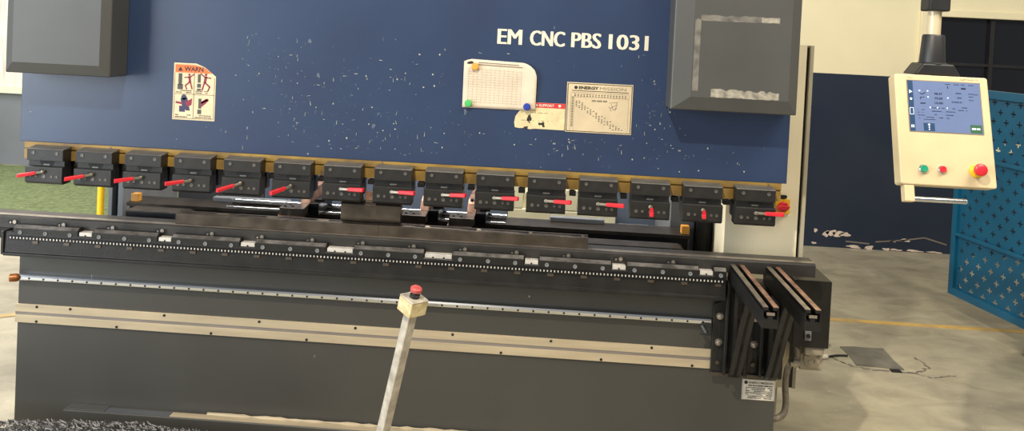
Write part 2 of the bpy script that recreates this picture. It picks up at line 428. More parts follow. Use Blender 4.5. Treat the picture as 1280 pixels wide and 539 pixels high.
# hydraulic cylinder covers: box sides, then a bevelled face
def cover(x0, x1, z0, z1, fx0, fx1, fz0, y1, y2, wl):
    m = MB()
    B = [(x0, 0, z0), (x1, 0, z0), (x1, 0, z1), (x0, 0, z1)]
    B = [(x, -.0005, z) for x, _, z in B]
    K = [(x0, y1, z0), (x1, y1, z0), (x1, y1, z1), (x0, y1, z1)]
    F = [(fx0, y2, fz0), (fx1, y2, fz0), (fx1, y2, z1-.04), (fx0, y2, z1-.04)]
    m.add(B+K+F, [(3, 2, 1, 0), (4, 5, 1, 0)[::-1], (5, 6, 2, 1)[::-1], (6, 7, 3, 2)[::-1], (7, 4, 0, 3)[::-1],
                  (8, 9, 5, 4)[::-1], (9, 10, 6, 5)[::-1], (10, 11, 7, 6)[::-1], (11, 8, 4, 7)[::-1], (8, 9, 10, 11)])
    return m.build('cylinder_cover', 'cover', PB, .004)
cover(-1.527, -1.110, 1.479, 2.3, -1.489, -1.143, 1.522, -.13, -.15, 1)
rc = cover(1.044, 1.510, 1.470, 2.3, 1.114, 1.472, 1.522, -.13, -.15, 1)
m = MB()
rnd = random.Random(3)
def ragged(mb, x0, x1, z0, z1, y, n=14, a=.004):
    top = [(x0+(x1-x0)*i/n, z1+rnd.uniform(-a, a)) for i in range(n+1)]; bot = [(x0+(x1-x0)*i/n, z0+rnd.uniform(-a*.3, a*.3)) for i in range(n+1)]
    vs = [(x, y, z) for x, z in bot]+[(x, y, z) for x, z in top]
    mb.add(vs, [(i, i+1, n+2+i, n+1+i) for i in range(n)])
ragged(m, 1.138, 1.428, 1.806, 1.828, -.1506, 18, .003)
ragged(m, 1.118, 1.140, 1.545, 1.812, -.1506, 5, .004)
m.build('tape_residue', 'residue', rc)['label'] = 'grey sticky tape residue lines'
m = MB(); ragged(m, 1.188, 1.437, 1.524, 1.552, -.1507, 22, .005)
m.build('tape_patch', 'residue2', rc)['label'] = 'torn beige tape patch'
m = MB(); ragged(m, 1.36, 1.425, 1.809, 1.826, -.1509, 8, .004); m.build('tape_scrap', 'residue2', rc)

# bed
bed = MB().box(-1.530, 1.528, 0, .06, 0, .80).build('bed', 'bed', PB, .003)
MB().box(-1.40, 1.40, .06, .5, 0, .60).build('bed_web', 'black', PB)
# guide plate strip
st = MB()
st.use(0).box(-1.536, 1.272, -.008, -.0005, .4965, .5285); st.box(-1.536, 1.272, -.008, -.0005, .4525, .4845)
st.use(1).box(-1.536, 1.272, -.006, -.0005, .4845, .4965)
st = st.build('trim_strip', ['strip', 'groove'], PB, .0008)
scr = MB().lathe((0, 0, 0), (0, -1, 0), [(.0052, 0), (.0052, .002), (.003, .0025)], 12)
s0 = None
for x, z in [(-1.445, .52), (-1.305, .52), (-.915, .52), (-.525, .52), (-.135, .52), (.255, .52), (.645, .52), (1.04, .52),
             (-1.445, .460), (-1.11, .460), (-.72, .460), (-.33, .460), (.06, .460), (.45, .460), (.845, .460), (1.20, .460)]:
    if s0 is None: s0 = scr.build('strip_screw', 'hole', st, smooth=True, loc=(x, -.008, z))
    else:
        t = s0.copy(); C.objects.link(t); t.location = (x, -.008, z)
# polished guide rail
gr = MB().prism_x([(-.022, .630), (-.026, .634), (-.026, .645), (-.022, .652), (-.002, .652), (-.002, .630)][::-1], -1.525, 1.262).build('guide_rail', 'chrome', PB, .0008)
h = MB().lathe((0, 0, 0), (0, -1, 0), [(.0042, 0), (.0042, .0008)], 12)
s0 = None
for k in range(46):
    x = -1.47+k*.06
    if s0 is None: s0 = h.build('rail_hole', 'hole', gr, loc=(x, -.0262, .640))
    else:
        t = s0.copy(); C.objects.link(t); t.location = (x, -.0262, .640)
MB().lathe((-1.512, -.022, .641), (-.92, -.38, 0), [(.010, 0), (.014, .004), (.0165, .010), (.0165, .034), (.013, .036), (.006, .034)], 18).build('end_stop', 'copper', gr, smooth=True)['label'] = 'rusty copper-coloured end stop'
k = MB().cyl((1.225, -.03, .628), (1.240, -.05, .605), .008, .010, 12); k.cyl((1.218, -.052, .606), (1.252, -.05, .603), .006, n=10); k.box(1.225, 1.262, -.034, -.022, .622, .638)
k.build('clamp_knob', 'rubber', gr, .001)

# long lower rail below the dies
lr = MB()
lr.prism_x([(-.075, .759), (-.083, .756), (-.083, .745), (0, .741), (0, .838), (-.068, .838), (-.072, .834)][::-1], XL, 1.300)
lr = lr.build('lower_rail', 'black', PB, .0015)
lp = MB().box(XL-.012, XL-.0005, -.080, -.01, .748, .842); lp.build('end_plate', 'black', lr, .002)
lc = None
for i in range(22):
    x = -1.43+i*.128
    if x > 1.28: break
    if lc is None: lc = MB().box(0, .024, -.0765, -.0745, .796, .808).build('rack_clip', 'darkmetal', lr, .001, loc=(x, 0, 0))
    else:
        t = lc.copy(); C.objects.link(t); t.location = (x, 0, 0)
# toothed rack: fine pitch light teeth
rk = MB(); rk.use(0).box(-1.525, 1.298, -.079, -.0752, .811, .825)
n = 0; x = -1.52
while x < 1.292:
    rk.use(1).box(x, x+.0045, -.0805, -.079, .8145, .8215); x += .0136
rk.build('toothed_rack', ['black2', 'plate'], PB)
# die beam (back bar) that carries the dies
db = MB().prism_x([(-.032, .8415), (-.034, .845), (-.034, .888), (-.026, .8945), (.060, .8945), (.060, .8415)][::-1], -1.70, 1.645)
db = db.build('die_beam', ['beam_steel'], PB, .001)
MB().box(-1.70, 1.645, -.0255, .0, .8946, .8952).build('worn_edge', 'edge', db)['label'] = 'worn bare metal edge'
MB().box(-1.66, 1.296, -.03, .06, .80, .841).build('die_seat', 'black2', PB)
s0 = None
for k in range(14):
    x = -1.535+k*.2025
    if x > 1.3: x += .0
    m = MB()
    m.use(0).add([(-.030+.0, 0, 0)], [])
    pts = []
    for i in range(20):
        a = 2*math.pi*i/20; pts.append((.016*(1 if math.cos(a) > 0 else -1)+.010*math.cos(a), .0085*math.sin(a)))
    if s0 is None:
        m = MB(); m.use(0); poly(m, pts, 0); m.use(1).cyl((.004, 0, .001), (.004, -.004, .001), .0075, n=14)
        m.cyl((-.014, 0, -.002), (-.014, -.002, -.002), .004, n=10)
        s0 = m.build('slotted_bolt', ['hole', 'edge'], db, loc=(x, -.0345, .8685))
    else:
        t = s0.copy(); C.objects.link(t); t.location = (x, -.0345, .8685)
# die clamp bars with their screws, and the light filler plates between them
BARS = [(-1.512, -1.248), (-1.190, -.925), (-.868, -.594), (-.532, -.250), (-.142, .135), (.247, .525), (.583, .862), (.920, 1.196), (1.252, 1.300)]
bs = None
for a, e in BARS:
    m = MB().use(0).prism_x([(-.072, .8265), (-.072, .8540), (-.058, .8655), (-.036, .8655), (-.036, .8265)][::-1], a, e)
    bb = m.build('die_clamp_bar', ['black'], PB, .001)
    MB().add([(a+.002, -.0716, .8552), (e-.002, -.0716, .8552), (e-.002, -.0586, .8660), (a+.002, -.0586, .8660)], [(0, 1, 2, 3)]).build('worn_bevel', 'bevel', bb)
    for t3 in ((.11, .5, .88) if e-a > .1 else (.55,)):
        x = a+(e-a)*t3
        if bs is None:
            bs = MB().lathe((0, 0, 0), (0, -1, 0), [(.0078, 0), (.0078, .003), (.0045, .003), (.0045, .0008)], 14).build('bar_screw', 'greyframe', bb, smooth=True, loc=(x, -.072, .839))
        else:
            t = bs.copy(); C.objects.link(t); t.parent = bb; t.location = (x, -.072, .839)
fs = None
for (a, e), (c, d) in zip(BARS, BARS[1:]):
    fp = MB().box(e+.004, c-.003, -.0685, -.036, .8275, .8515).build('filler_plate', 'plate', PB, .001)
    for x in ((e*.68+c*.32, e*.3+c*.7) if c-e > .08 else ((e+c)/2,)):
        if fs is None: fs = MB().lathe((0, 0, 0), (0, -1, 0), [(.0036, 0), (.0036, .0007)], 12).build('plate_hole', 'hole', fp, loc=(x, -.0686, .8395))
        else:
            t = fs.copy(); C.objects.link(t); t.parent = fp; t.location = (x, -.0686, .8395)
# plinth at the foot
pl = MB().prism_x([(-.058, 0), (-.058, .129), (-.054, .132), (-.0005, .132), (-.0005, 0)][::-1], -1.291, 1.35)
pl = pl.build('plinth', 'bed', PB, .002)
m = MB(); m.box(-1.285, -1.125, -.052, -.002, .132, .134); m.build('ledge_plate', 'cover', pl, .002)
m = MB(); m.box(-1.122, -.86, -.054, -.018, .1321, .1335); m.build('grey_ledge', 'greypanel', pl)
m = MB().use(0).box(-.858, 1.34, -.054, -.018, .1321, .1335); m.build('bare_ledge', ['strip'], pl)['label'] = 'bare scuffed metal ledge'
rnd = random.Random(5); xs = [-.72+.03*k for k in range(69)]
MB().tube([(x, -.012, .1335) for x in xs], .007, 8, [rnd.uniform(.4, 1.25) for _ in range(41)]).build('weld_bead', 'strip', pl, smooth=True)

# right-hand cabinet, side frames, rear panels
cab = MB().use(0).box(1.342, 1.638, .2, .95, .31, 1.735)
cab.use(1).box(1.638, 1.651, .216, .95, .31, 1.725)
cab.use(2).box(1.651, 1.667, .2, .95, .31, 1.733)
cab.build('side_cabinet', ['cabinet', 'hole', 'cabinet_edge'], PB, .002)
MB().box(1.345, 1.60, .22, .9, .12, .31).build('cabinet_base', 'cabinet_edge', PB, .003)
fr = MB().use(0).box(1.155, 1.262, .445, .95, .3, 1.9); fr.use(1).box(1.262, 1.3425, .44, .95, .3, 1.9)
fr.box(1.268, 1.305, .4, .44, .3, 1.7); fr.build('frame_plate', ['greyframe', 'black2'], PB, .002)
fl = MB().use(0).box(-1.388, -1.368, .40, .95, .0, 1.9); fl.use(1).box(-1.368, -1.342, .44, .95, .0, 1.9); fl.use(0).box(-1.342, -1.316, .40, .95, .0, 1.9)
fl.build('frame_plate', ['greyframe', 'black2'], PB, .002)
rp = MB().use(1).box(-1.316, -.86, .955, .975, .1, 1.9); rp.use(0).box(-.858, .40, .955, .975, .1, 1.9); rp.box(.402, 1.155, .955, .975, .1, 1.9)
rp.build('rear_panel', ['panel', 'greypanel'], PB, .002)
hs = MB().box(.416, .944, .80, .95, .66, .862)
hs.box(.43, .487, .80, .95, .862, .985); hs.box(.487, .52, .82, .95, .862, .94); hs.box(.60, .70, .82, .95, .862, .93); hs.box(.69, .755, .80, .95, .862, .968)
hs.build('rear_housing', 'cream', PB, .004)['label'] = 'cream painted housing behind the dies'
for y0 in (.7,):
    MB().box(.84, 1.13, .62, .90, .76, .80).build('rear_cover', 'greyframe', PB, .02)
# yellow switch
iso = MB().box(1.543, 1.600, .188, .1995, 1.036, 1.096).build('isolator_switch', 'yellow', PB, .002)
m = MB(); m.lathe((1.571, .188, 1.066), (0, -1, 0), [(.022, 0), (.022, .010), (.018, .014)], 20); m.prism_y([(1.540, 1.054), (1.585, 1.062), (1.592, 1.074), (1.560, 1.078), (1.540, 1.070)], .150, .174)
m.build('switch_handle', 'red', iso, .003)
MB().box(1.556, 1.585, .186, .1995, 1.100, 1.112).build('switch_tag', 'hole', iso)
# label and terminal box, flange, conduit on the right end
lb = MB().box(1.399, 1.527, -.0022, -.0002, .338, .420).build('rating_label', 'label', PB, .0006)
m = MB()
def textrows(mb, x0, x1, zs, y, h, seed=1, fill=.82):
    r = random.Random(seed)
    for z in zs:
        x = x0
        while x < x1-.002:
            w = r.uniform(.003, .012)*(h/.0022); w = min(w, x1-x)
            if r.random() < fill: mb.quad(x, x+w, z, z+h, y)
            x += w+h*.5
textrows(m, 1.412, 1.516, [.386-.0068*k for k in range(7)], -.0026, .0030, 4)
disc(m, 1.413, .407, -.0026, .0075)
text_mb('ENERGYMISSION', 1.424, 1.518, .4025, .4115, -.0026, .02, mb=m)
text_mb('MACHINERY CNC PRESS BRAKE', 1.418, 1.516, .3935, .3985, -.0026, .02, mb=m) if False else textrows(m, 1.422, 1.516, [.3935], -.0026, .0045, 9, .95)
m.build('label_print', 'ink', lb)
bd = MB()
for q in ((1.401, 1.525, .418, .4195), (1.401, 1.525, .3385, .340), (1.401, 1.4025, .34, .418), (1.5235, 1.525, .34, .418)): bd.quad(*q, -.0026)
bd.build('label_border', 'ink_grey', lb)
tb = MB().box(1.60, 1.744, .06, .30, .535, .803).build('terminal_box', 'black', PB, .004)
MB().box(1.60, 1.7, .0595, .06, .66, .662).build('box_seam', 'hole', tb)
m = MB().box(1.646, 1.672, .052, .06, .566, .605); m.build('switch_plate', 'greyframe', tb, .002)
MB().cyl((1.659, .052, .586), (1.659, .047, .586), .008, n=14).build('switch_button', 'hole', tb)
MB().box(1.53, 1.60, .09, .26, .70, .79).build('box_bracket', 'black', PB, .003)
fg = MB().box(1.648, 1.738, .10, .19, .428, .500)
fg = fg.build('cable_flange', 'flange', PB, .006)
MB().box(1.655, 1.732, .07, .21, .500, .5345).build('flange_neck', 'flange', fg, .008)
m = MB().lathe((1.693, .10, .476), (0, -1, 0), [(.032, 0), (.034, .006), (.020, .012)], 20)
for dx, dz in ((-.028, .014), (.028, .014), (-.012, -.006), (.012, -.006)): m.cyl((1.693+dx, .094, .476+dz), (1.693+dx, .084, .476+dz), .006, n=10)
m.build('flange_cap', 'flange', fg, .002)
cd = bez([(1.660, .12, .452), (1.632, .115, .449), (1.608, .11, .436), (1.598, .105, .40), (1.596, .10, .35), (1.598, .09, .30), (1.586, .07, .262), (1.555, .05, .250), (1.529, .045, .249)], 9)
MB().tube(cd, .0125, 12, (1, 1.05)).build('conduit_hose', 'hose', PB, smooth=True)
MB().cyl((1.652, .12, .452), (1.61, .114, .449), .019, .017, 14).build('hose_gland', 'flange', PB, smooth=True)
MB().box(1.608, 1.622, .10, .115, .355, .70).build('drain_bar', 'black2', PB)

# worn paint on the ram: nicks and scratches where sheets have struck it
rnd = random.Random(17)
m = MB()
def nick(x, z, s_):
    k = rnd.random()
    if k < .30:      # upright scratch
        w, h = rnd.uniform(.0006, .0013), rnd.uniform(.006, .022)*s_
        t_ = rnd.uniform(-.25, .25); pts = [(x-w, z), (x+w, z+h*.1), (x+t_*h+w*.6, z+h), (x+t_*h-w*.4, z+h*.95)]
    elif k < .52:    # flat scratch
        w, h = rnd.uniform(.005, .016)*s_, rnd.uniform(.0006, .0013)
        t_ = rnd.uniform(-.3, .3); pts = [(x, z-h), (x+w, z+t_*w-h*.5), (x+w*.95, z+t_*w+h), (x+w*.2, z+h)]
    else:            # chip
        r = rnd.uniform(.0010, .0038)*s_; n_ = rnd.randint(4, 6); a0 = rnd.random()*6.28
        pts = [(x+r*rnd.uniform(.6, 1.3)*math.cos(a0+6.283*i/n_), z+r*rnd.uniform(.6, 1.5)*math.sin(a0+6.283*i/n_)) for i in range(n_)]
    m.use(0 if rnd.random() < .42 else 1); poly(m, pts, -.0006)
for cx, cz, sx, sz_, n_, s_ in ((-.27, 1.43, .20, .09, 95, 1), (-.45, 1.56, .05, .04, 26, .9), (-.05, 1.30, .18, .05, 60, 1), (.08, 1.56, .13, .08, 34, 1), (-.42, 1.36, .10, .05, 26, .9),
                              (.55, 1.30, .22, .05, 46, 1), (1.0, 1.46, .06, .10, 60, 1), (.78, 1.30, .16, .05, 40, 1), (-.62, 1.62, .02, .05, 14, 1), (-.9, 1.26, .3, .04, 14, .9), (1.2, 1.30, .14, .05, 24, 1), (.55, 1.62, .1, .05, 12, .8)):
    for _ in range(n_):
        x = rnd.gauss(cx, sx); z = rnd.gauss(cz, sz_)
        if z > 1.20 and XL+.02 < x < XR-.02 and not (.24 < x < .93 and 1.34 < z < 1.62) and not (.36 < x < .98 and 1.67 < z < 1.75) and not (-.93 < x < -.73 and 1.30 < z < 1.55): nick(x, z, s_)
for x, z in ((-.37, 1.655), (-.33, 1.52), (-.10, 1.33), (.263, 1.405)):
    m.use(1); blob(m, x, z, .006, .010, -.0006, seed=int(x*100) % 97)
o = m.build('paint_scratch', ['nick', 'nick2'], bpy.data.objects['ram']); o['kind'] = 'stuff'

# lettering and stickers on the ram
for wd_, xa, xb in (('EM', .376, .474), ('CNC', .504, .642), ('PBS', .666, .784), ('1031', .812, .967)):
    m = MB()
    for q in range(5): text_mb(wd_, xa+.0015*q, xb-.006+.0015*q, 1.681, 1.740, -.0010-.0001*q, 0, mb=m)
    m.build('model_lettering', 'letters', PB)
WS = MB(); wx0, wx1, wz0, wz1 = -.917, -.744, 1.314, 1.542
poly(WS, [(wx0, wz0), (wx1, wz0), (wx1, 1.493), (-.790, 1.528), (-.826, wz1), (wx0, wz1)], -.001)
ws = WS.build('warning_sticker', 'stick', PB)
m = MB(); poly(m, [(wx0+.006, 1.504), (-.760, 1.504), (-.790, 1.526), (-.829, 1.536), (wx0+.006, 1.536)], -.0016); m.build('sticker_header', 'orange_ink', ws)
m = text_mb('WARN', -.874, -.796, 1.510, 1.529, -.002, .03)
poly(m, [(-.900, 1.510), (-.880, 1.510), (-.890, 1.528)], -.002)
line(m, (wx0+.006, 1.418), (wx1-.006, 1.418), .0016, -.0016); line(m, (-.832, wz0+.006), (-.832, 1.504), .0016, -.0016)
for a, c in (((wx0+.005, wz0+.006), (wx1-.005, wz0+.006)), ((wx0+.005, wz0+.006), (wx0+.005, 1.504)), ((wx1-.005, wz0+.006), (wx1-.005, 1.487))): line(m, a, c, .0014, -.0016)
textrows(m, -.906, -.842, [1.430, 1.423], -.0016, .0032, 2); textrows(m, -.825, -.775, [1.430, 1.423], -.0016, .0028, 3)
textrows(m, -.906, -.842, [1.332, 1.324], -.0016, .0034, 5); textrows(m, -.825, -.756, [1.332, 1.324], -.0016, .0032, 6)
m.build('sticker_print', 'ink', ws)
m = MB()
m.quad(-.897, -.882, 1.462, 1.500, -.0016); m.quad(-.900, -.878, 1.436, 1.458, -.0016); poly(m, [(-.897, 1.462), (-.882, 1.462), (-.889, 1.452)], -.0016); m.build('pictogram_press', 'grey_ink2', ws)
m = MB(); m.quad(-.818, -.806, 1.466, 1.500, -.0016); m.quad(-.820, -.804, 1.446, 1.462, -.0016); m.quad(-.820, -.804, 1.434, 1.442, -.0016); m.build('pictogram_press', 'grey_ink2', ws)
m = MB(); m.quad(-.812, -.800, 1.362, 1.402, -.0016); m.quad(-.815, -.799, 1.340, 1.358, -.0016); m.build('pictogram_press', 'grey_ink2', ws)
m = MB(); m.quad(-.890, -.866, 1.346, 1.370, -.0016); disc(m, -.872, 1.405, -.0017, .011); poly(m, [(-.886, 1.400), (-.858, 1.404), (-.846, 1.352), (-.862, 1.352), (-.880, 1.374)], -.0017)
m.build('pictogram_operator', 'navy_ink', ws)
m = MB()
def figure(mb, x, z, s, y=-.0018, flip=1):
    f = lambda a, c: (x+flip*a*s, z+c*s)
    disc(mb, *f(0, .5), y, .08*s)
    line(mb, f(0, .4), f(.06, .0), .16*s, y); line(mb, f(.02, .34), f(-.34, .3), .07*s, y); line(mb, f(.05, .34), f(.34, .56), .07*s, y)
    line(mb, f(.05, .02), f(-.26, -.24), .09*s, y); line(mb, f(-.26, -.22), f(-.14, -.5), .08*s, y); line(mb, f(.08, .02), f(.22, -.46), .09*s, y)
figure(m, -.853, 1.466, .060); figure(m, -.785, 1.466, .066, flip=-1)
poly(m, [(-.868, 1.384), (-.838, 1.402), (-.840, 1.376), (-.856, 1.366)], -.0019); poly(m, [(-.800, 1.390), (-.780, 1.404), (-.770, 1.396), (-.786, 1.380), (-.802, 1.366)], -.0019)
line(m, (-.905, 1.384), (-.876, 1.380), .008, -.0019); line(m, (-.802, 1.384), (-.772, 1.40), .007, -.0019)
m.build('pictogram_figure', 'maroon_ink', ws)
# support sticker, half hidden under the sheet
m = MB(); rnd = random.Random(8)
pts = [(.462, 1.356), (.478, 1.3535), (.500, 1.355), (.52, 1.351), (.54, 1.354), (.656, 1.3535), (.656, 1.4575), (.52, 1.4575), (.476, 1.42), (.462, 1.40), (.458, 1.375)]
poly(m, pts, -.001); sp = m.build('support_sticker', 'stick2', PB)
m = MB(); m.quad(.524, .6555, 1.438, 1.4572, -.0016); m.build('sticker_header', 'red_ink', sp)
m = text_mb('& SUPPORT', .540, .612, 1.4425, 1.4525, -.002, .025); disc(m, .634, 1.448, -.002, .0055); m.build('header_lettering', 'letters', sp)
m = MB(); blob(m, .517, 1.395, .007, .015, -.0016, seed=3); blob(m, .56, 1.374, .006, .006, -.0016, seed=4); blob(m, .572, 1.372, .007, .009, -.0016, seed=5)
blob(m, .505, 1.357, .010, .004, -.0016, seed=6); line(m, (.51, 1.388), (.520, 1.376), .004, -.0016)
textrows(m, .478, .610, [1.416, 1.385], -.0015, .0014, 12, .6)
m.build('worn_print', 'ink', sp)
# capacity chart
m = MB(); m.box(.659, .917, -.0022, -.0002, 1.349, 1.545); ch = m.build('capacity_chart', 'chart', PB, .0004)
m = MB()
for q in ((.662, .914, 1.539, 1.5415), (.662, .914, 1.3525, 1.355), (.662, .6645, 1.355, 1.539), (.9115, .914, 1.355, 1.539)): m.quad(*q, -.0026)
text_mb('ENERGY', .705, .783, 1.519, 1.531, -.0026, .045, mb=m)
disc(m, .694, 1.525, -.0026, .0068)
m.quad(.678, .900, 1.5115, 1.514, -.0026)
r = random.Random(21)
for i in range(18):
    x = .690+i*.0115
    for z in (1.497, 1.491): m.quad(x, x+.006, z, z+.0028, -.0026)
for k in range(19): m.quad(.680, .687, 1.484-k*.0062, 1.4868-k*.0062, -.0026)
for k in range(18):
    for i in range(18):
        d = i-k*.92+1.5
        if -1.6 < d < 2.6 and r.random() < .8:
            x = .696+i*.0113; z = 1.470-k*.0062; m.quad(x, x+.0055, z, z+.0027, -.0026)
m.build('chart_print', 'ink', ch)
m = text_mb('MISSION', .787, .890, 1.519, 1.531, -.0026, 0.0)
m.quad(.676, .902, 1.505, 1.5062, -.0026); m.quad(.676, .902, 1.4875, 1.4885, -.0026); m.quad(.676, .677, 1.357, 1.505, -.0026); m.quad(.689, .6897, 1.357, 1.505, -.0026); m.quad(.901, .902, 1.357, 1.505, -.0026)
text_mb('BEND FORCE', .760, .815, 1.471, 1.479, -.0026, .02, mb=m) if False else textrows(m, .758, .818, [1.472], -.0026, .007, 3, .95)
for a, c in (((.826, 1.470), (.858, 1.474)), ((.858, 1.474), (.850, 1.440)), ((.835, 1.466), (.842, 1.444)), ((.842, 1.444), (.858, 1.452)), ((.832, 1.450), (.856, 1.464)), ((.826, 1.456), (.836, 1.438))): line(m, a, c, .0018, -.0026)
m.build('chart_faint_print', 'ink_grey', ch)

# sheet of paper with three magnets
NX, NZ = 20, 14
def paper_pt(i, k):
    u = i/NX; v = k/NZ
    x = .250+u*.289; z = 1.424+v*.192-.008*max(0, u-.1)*v
    # cut rounded corners
    dy = .003*math.sin(9*u+2*v)*math.sin(5*v+1)+(.012*max(0, u-.72)**1.2/.2*(.4+v*.6))
    if u > .8: x -= (u-.8)*.12*max(0, v-.75)*2; z -= ((u-.8)/.2)**2*.022*v**6
    if u < .08: z -= (1-u/.08)*.010*v**8
    return (x, -.0022-abs(dy), z)
b = MB()
for k in range(NZ+1):
    for i in range(NX+1): b.v.append(paper_pt(i, k))
for k in range(NZ):
    for i in range(NX):
        q = k*(NX+1)+i; b.f.append([q, q+1, q+NX+2, q+NX+1]); b.mi.append(0)
pp = tag(b.build('paper_sheet', 'paper', smooth=True), 'creased white paper table sheet pinned to the blue ram by coloured magnets', 'paper')
so = pp.modifiers.new('thickness', 'SOLIDIFY'); so.thickness = .0004; so.offset = -1
def ppt(u, v, lift=.0006):
    i = u*NX; k = v*NZ; i0 = min(int(i), NX-1); k0 = min(int(k), NZ-1); a = i-i0; c = k-k0
    P = [Vector(paper_pt(i0+p, k0+q)) for p, q in ((0, 0), (1, 0), (0, 1), (1, 1))]
    r = (P[0]*(1-a)+P[1]*a)*(1-c)+(P[2]*(1-a)+P[3]*a)*c
    return (r.x, r.y-lift, r.z)
def pline(mb, a, c, w, n=20):
    dx, dz = c[0]-a[0], c[1]-a[1]; hor = abs(dx) > abs(dz)
    for i in range(n):
        p = (a[0]+dx*i/n, a[1]+dz*i/n); q = (a[0]+dx*(i+1)/n, a[1]+dz*(i+1)/n)
        o = (0, w) if hor else (w, 0)
        f = [ppt(p[0], p[1]), ppt(q[0], q[1]), ppt(q[0]+o[0], q[1]+o[1]), ppt(p[0]+o[0], p[1]+o[1])]
        mb.add(f, [(0, 1, 2, 3)] if hor else [(3, 2, 1, 0)])
b = MB()
for k in range(14): pline(b, (.06, .12+k*.052), (.80, .12+k*.052), .005)
for k in range(13): pline(b, (.07+k*.06, .10), (.07+k*.06, .82), .003)
b.build('grid_lines', 'ink_faint', pp)
b = MB(); pline(b, (.17, .885), (.80, .885), .022); pline(b, (.2, .93), (.75, .93), .02); b.build('header_strip', 'ink_grey', pp)
b = MB()
for k in range(16):
    a = 2*math.pi*k/16; b.v.append(ppt(.085+.045*math.cos(a), .93+.03*math.sin(a), .0009))
b.f.append(list(range(16))); b.mi.append(0); b.build('logo_mark', 'ink', pp)
for (u, v, ml, nm, lab) in ((.155, .85, 'orange', 'orange', 'orange round magnet at the top corner of the pinned paper sheet'),
                            (.085, .09, 'green_m', 'green', 'green round magnet at the bottom corner of the pinned paper sheet'),
                            (.885, .085, 'blue_b', 'blue', 'blue round magnet at the lower corner of the sheet beside the red-topped sticker')):
    p = ppt(u, v, .0012)
    mb = MB().lathe((0, 0, 0), (0, -1, 0), [(.0138, 0), (.0145, .002), (.0145, .006), (.0125, .0085), (.006, .0098)], 24)
    o = tag(mb.build('round_magnet', ml, smooth=True, loc=(p[0], p[1]-.004, p[2])), lab, 'magnet', 'round magnets on the paper sheet')

# ---------------------------------------------------------------- tooling on the machine
def vdie(x0, x1, lab):
    m = MB().prism_x([(-.012, .8956), (-.012, .937), (.002, .938), (.017, .918), (.032, .938), (.045, .937), (.045, .8956)][::-1], x0, x1)
    o = tag(m.build('bending_die', 'darkmetal', bevel=.001), lab, 'die', 'bottom dies on the die beam')
    return o
vdie(-.882, -.0585, 'longer brown steel bottom die under the wide punch blade')
vdie(-.0575, .772, 'brown steel bottom die whose end lies in front of the cream rear housing')
m = MB()
m.prism_x([(.013, .9395), (-.006, .952), (-.010, .960), (-.010, 1.016), (.004, 1.028), (.004, 1.032), (.026, 1.032), (.026, 1.012), (.032, .962), (.024, .952), (.020, .9395)][::-1], -.214, .026)
m2 = MB().box(-.122, -.080, .006, .022, 1.0325, 1.066)
pu = tag(m.build('bending_punch', 'darkmetal', bevel=.001), 'wide dark steel punch blade hanging under two clamps above the die', 'punch')
m2.build('punch_tang', 'bronze', pu, .001)

# back gauge
BG = thing('backgauge', 'steel back gauge beam with three stop fingers behind the dies', 'back gauge', (0, .3, .72))
def bg(m): m.v = [(x, y-.3, z-.72) for x, y, z in m.v]; return m
m = MB().use(0).box(-1.235, 1.215, .30, .42, .80, .884); bm_ = bg(m).build('gauge_beam', 'black', BG, .003)
m = MB(); m.box(-1.242, 1.220, .285, .43, .884, .900); bg(m).build('beam_plate', 'darkmetal', BG, .001)
m = MB(); m.cyl((-.80, .372, .914), (.43, .372, .914), .0125, n=16); m.cyl((-.80, .300, .902), (.43, .300, .902), .006, n=12); bg(m).build('linear_rail', 'chrome', BG, smooth=True)
for xa, xb, za, zb in ((-1.147, -.89, .855, .908), (.775, 1.164, .845, .886)):
    q = bg(MB().box(xa, xb, .10, .19, za, zb)).build('lower_box', 'black2', BG, .003)
    bg(MB().box(xa, xb-.012, .10, .19, zb+.0002, zb+.002)).build('box_lid', 'darkmetal', q)
m = MB(); m.lathe((1.11, .10, .868), (0, -1, 0), [(.018, 0), (.018, .012), (.010, .016)], 14); m.box(1.09, 1.16, .085, .10, .853, .866); bg(m).build('clamp_knob', 'black2', BG, .001)
for xa, xb, ya in ((-.9, -.55, .39), (.62, .86, .39)): bg(MB().box(xa, xb, ya, .428, .9002, .922)).build('cable_tray', 'greyframe', BG, .004)
for xx in (-1.213, 1.200):
    bg(MB().box(xx-.017, xx+.017, .300, .334, .9005, .936)).build('end_block', 'orange', BG, .003)['label'] = 'orange end block'
def finger(x):
    f = MB().use(0)
    f.prism_x([(.165, .912), (.165, .944), (.24, .950), (.25, .912)][::-1], x, x+.105)
    f.use(1).prism_x([(.24, .905), (.24, .950), (.27, .985), (.30, 1.000), (.52, 1.004), (.52, .905)][::-1], x+.068, x+.105)
    f = bg(f).build('stop_finger', ['darkmetal', 'bronze'], BG, .0015)
    q = MB().use(0).prism_x([(.165, .890), (.165, .912), (.30, .912), (.30, .901), (.22, .894)][::-1], x-.006, x+.095); bg(q).build('finger_step', 'bronze', f, .001)
    q = MB(); q.box(x+.106, x+.150, .23, .45, .902, .955); q.box(x+.12, x+.165, .27, .40, .955, .965); bg(q).build('finger_carriage', 'black2', f, .003)
    q = MB()
    for dx, dy in ((.018, .19), (.050, .19), (.034, .215)): q.cyl((x+dx, dy, .9455), (x+dx, dy, .9495), .006, n=10)
    q.cyl((x+.084, .29, .994), (x+.084, .29, 1.0015), .008, n=10)
    bg(q).build('finger_screw', 'hole', f)
for x in (-.520, -.004, .198): finger(x)
# posts that carry the gauge beam
m = MB(); pass
for xx in (-1.1, 1.02): bg(MB().box(xx, xx+.08, .432, .49, .602, .86)).build('gauge_support', 'black2', BG)

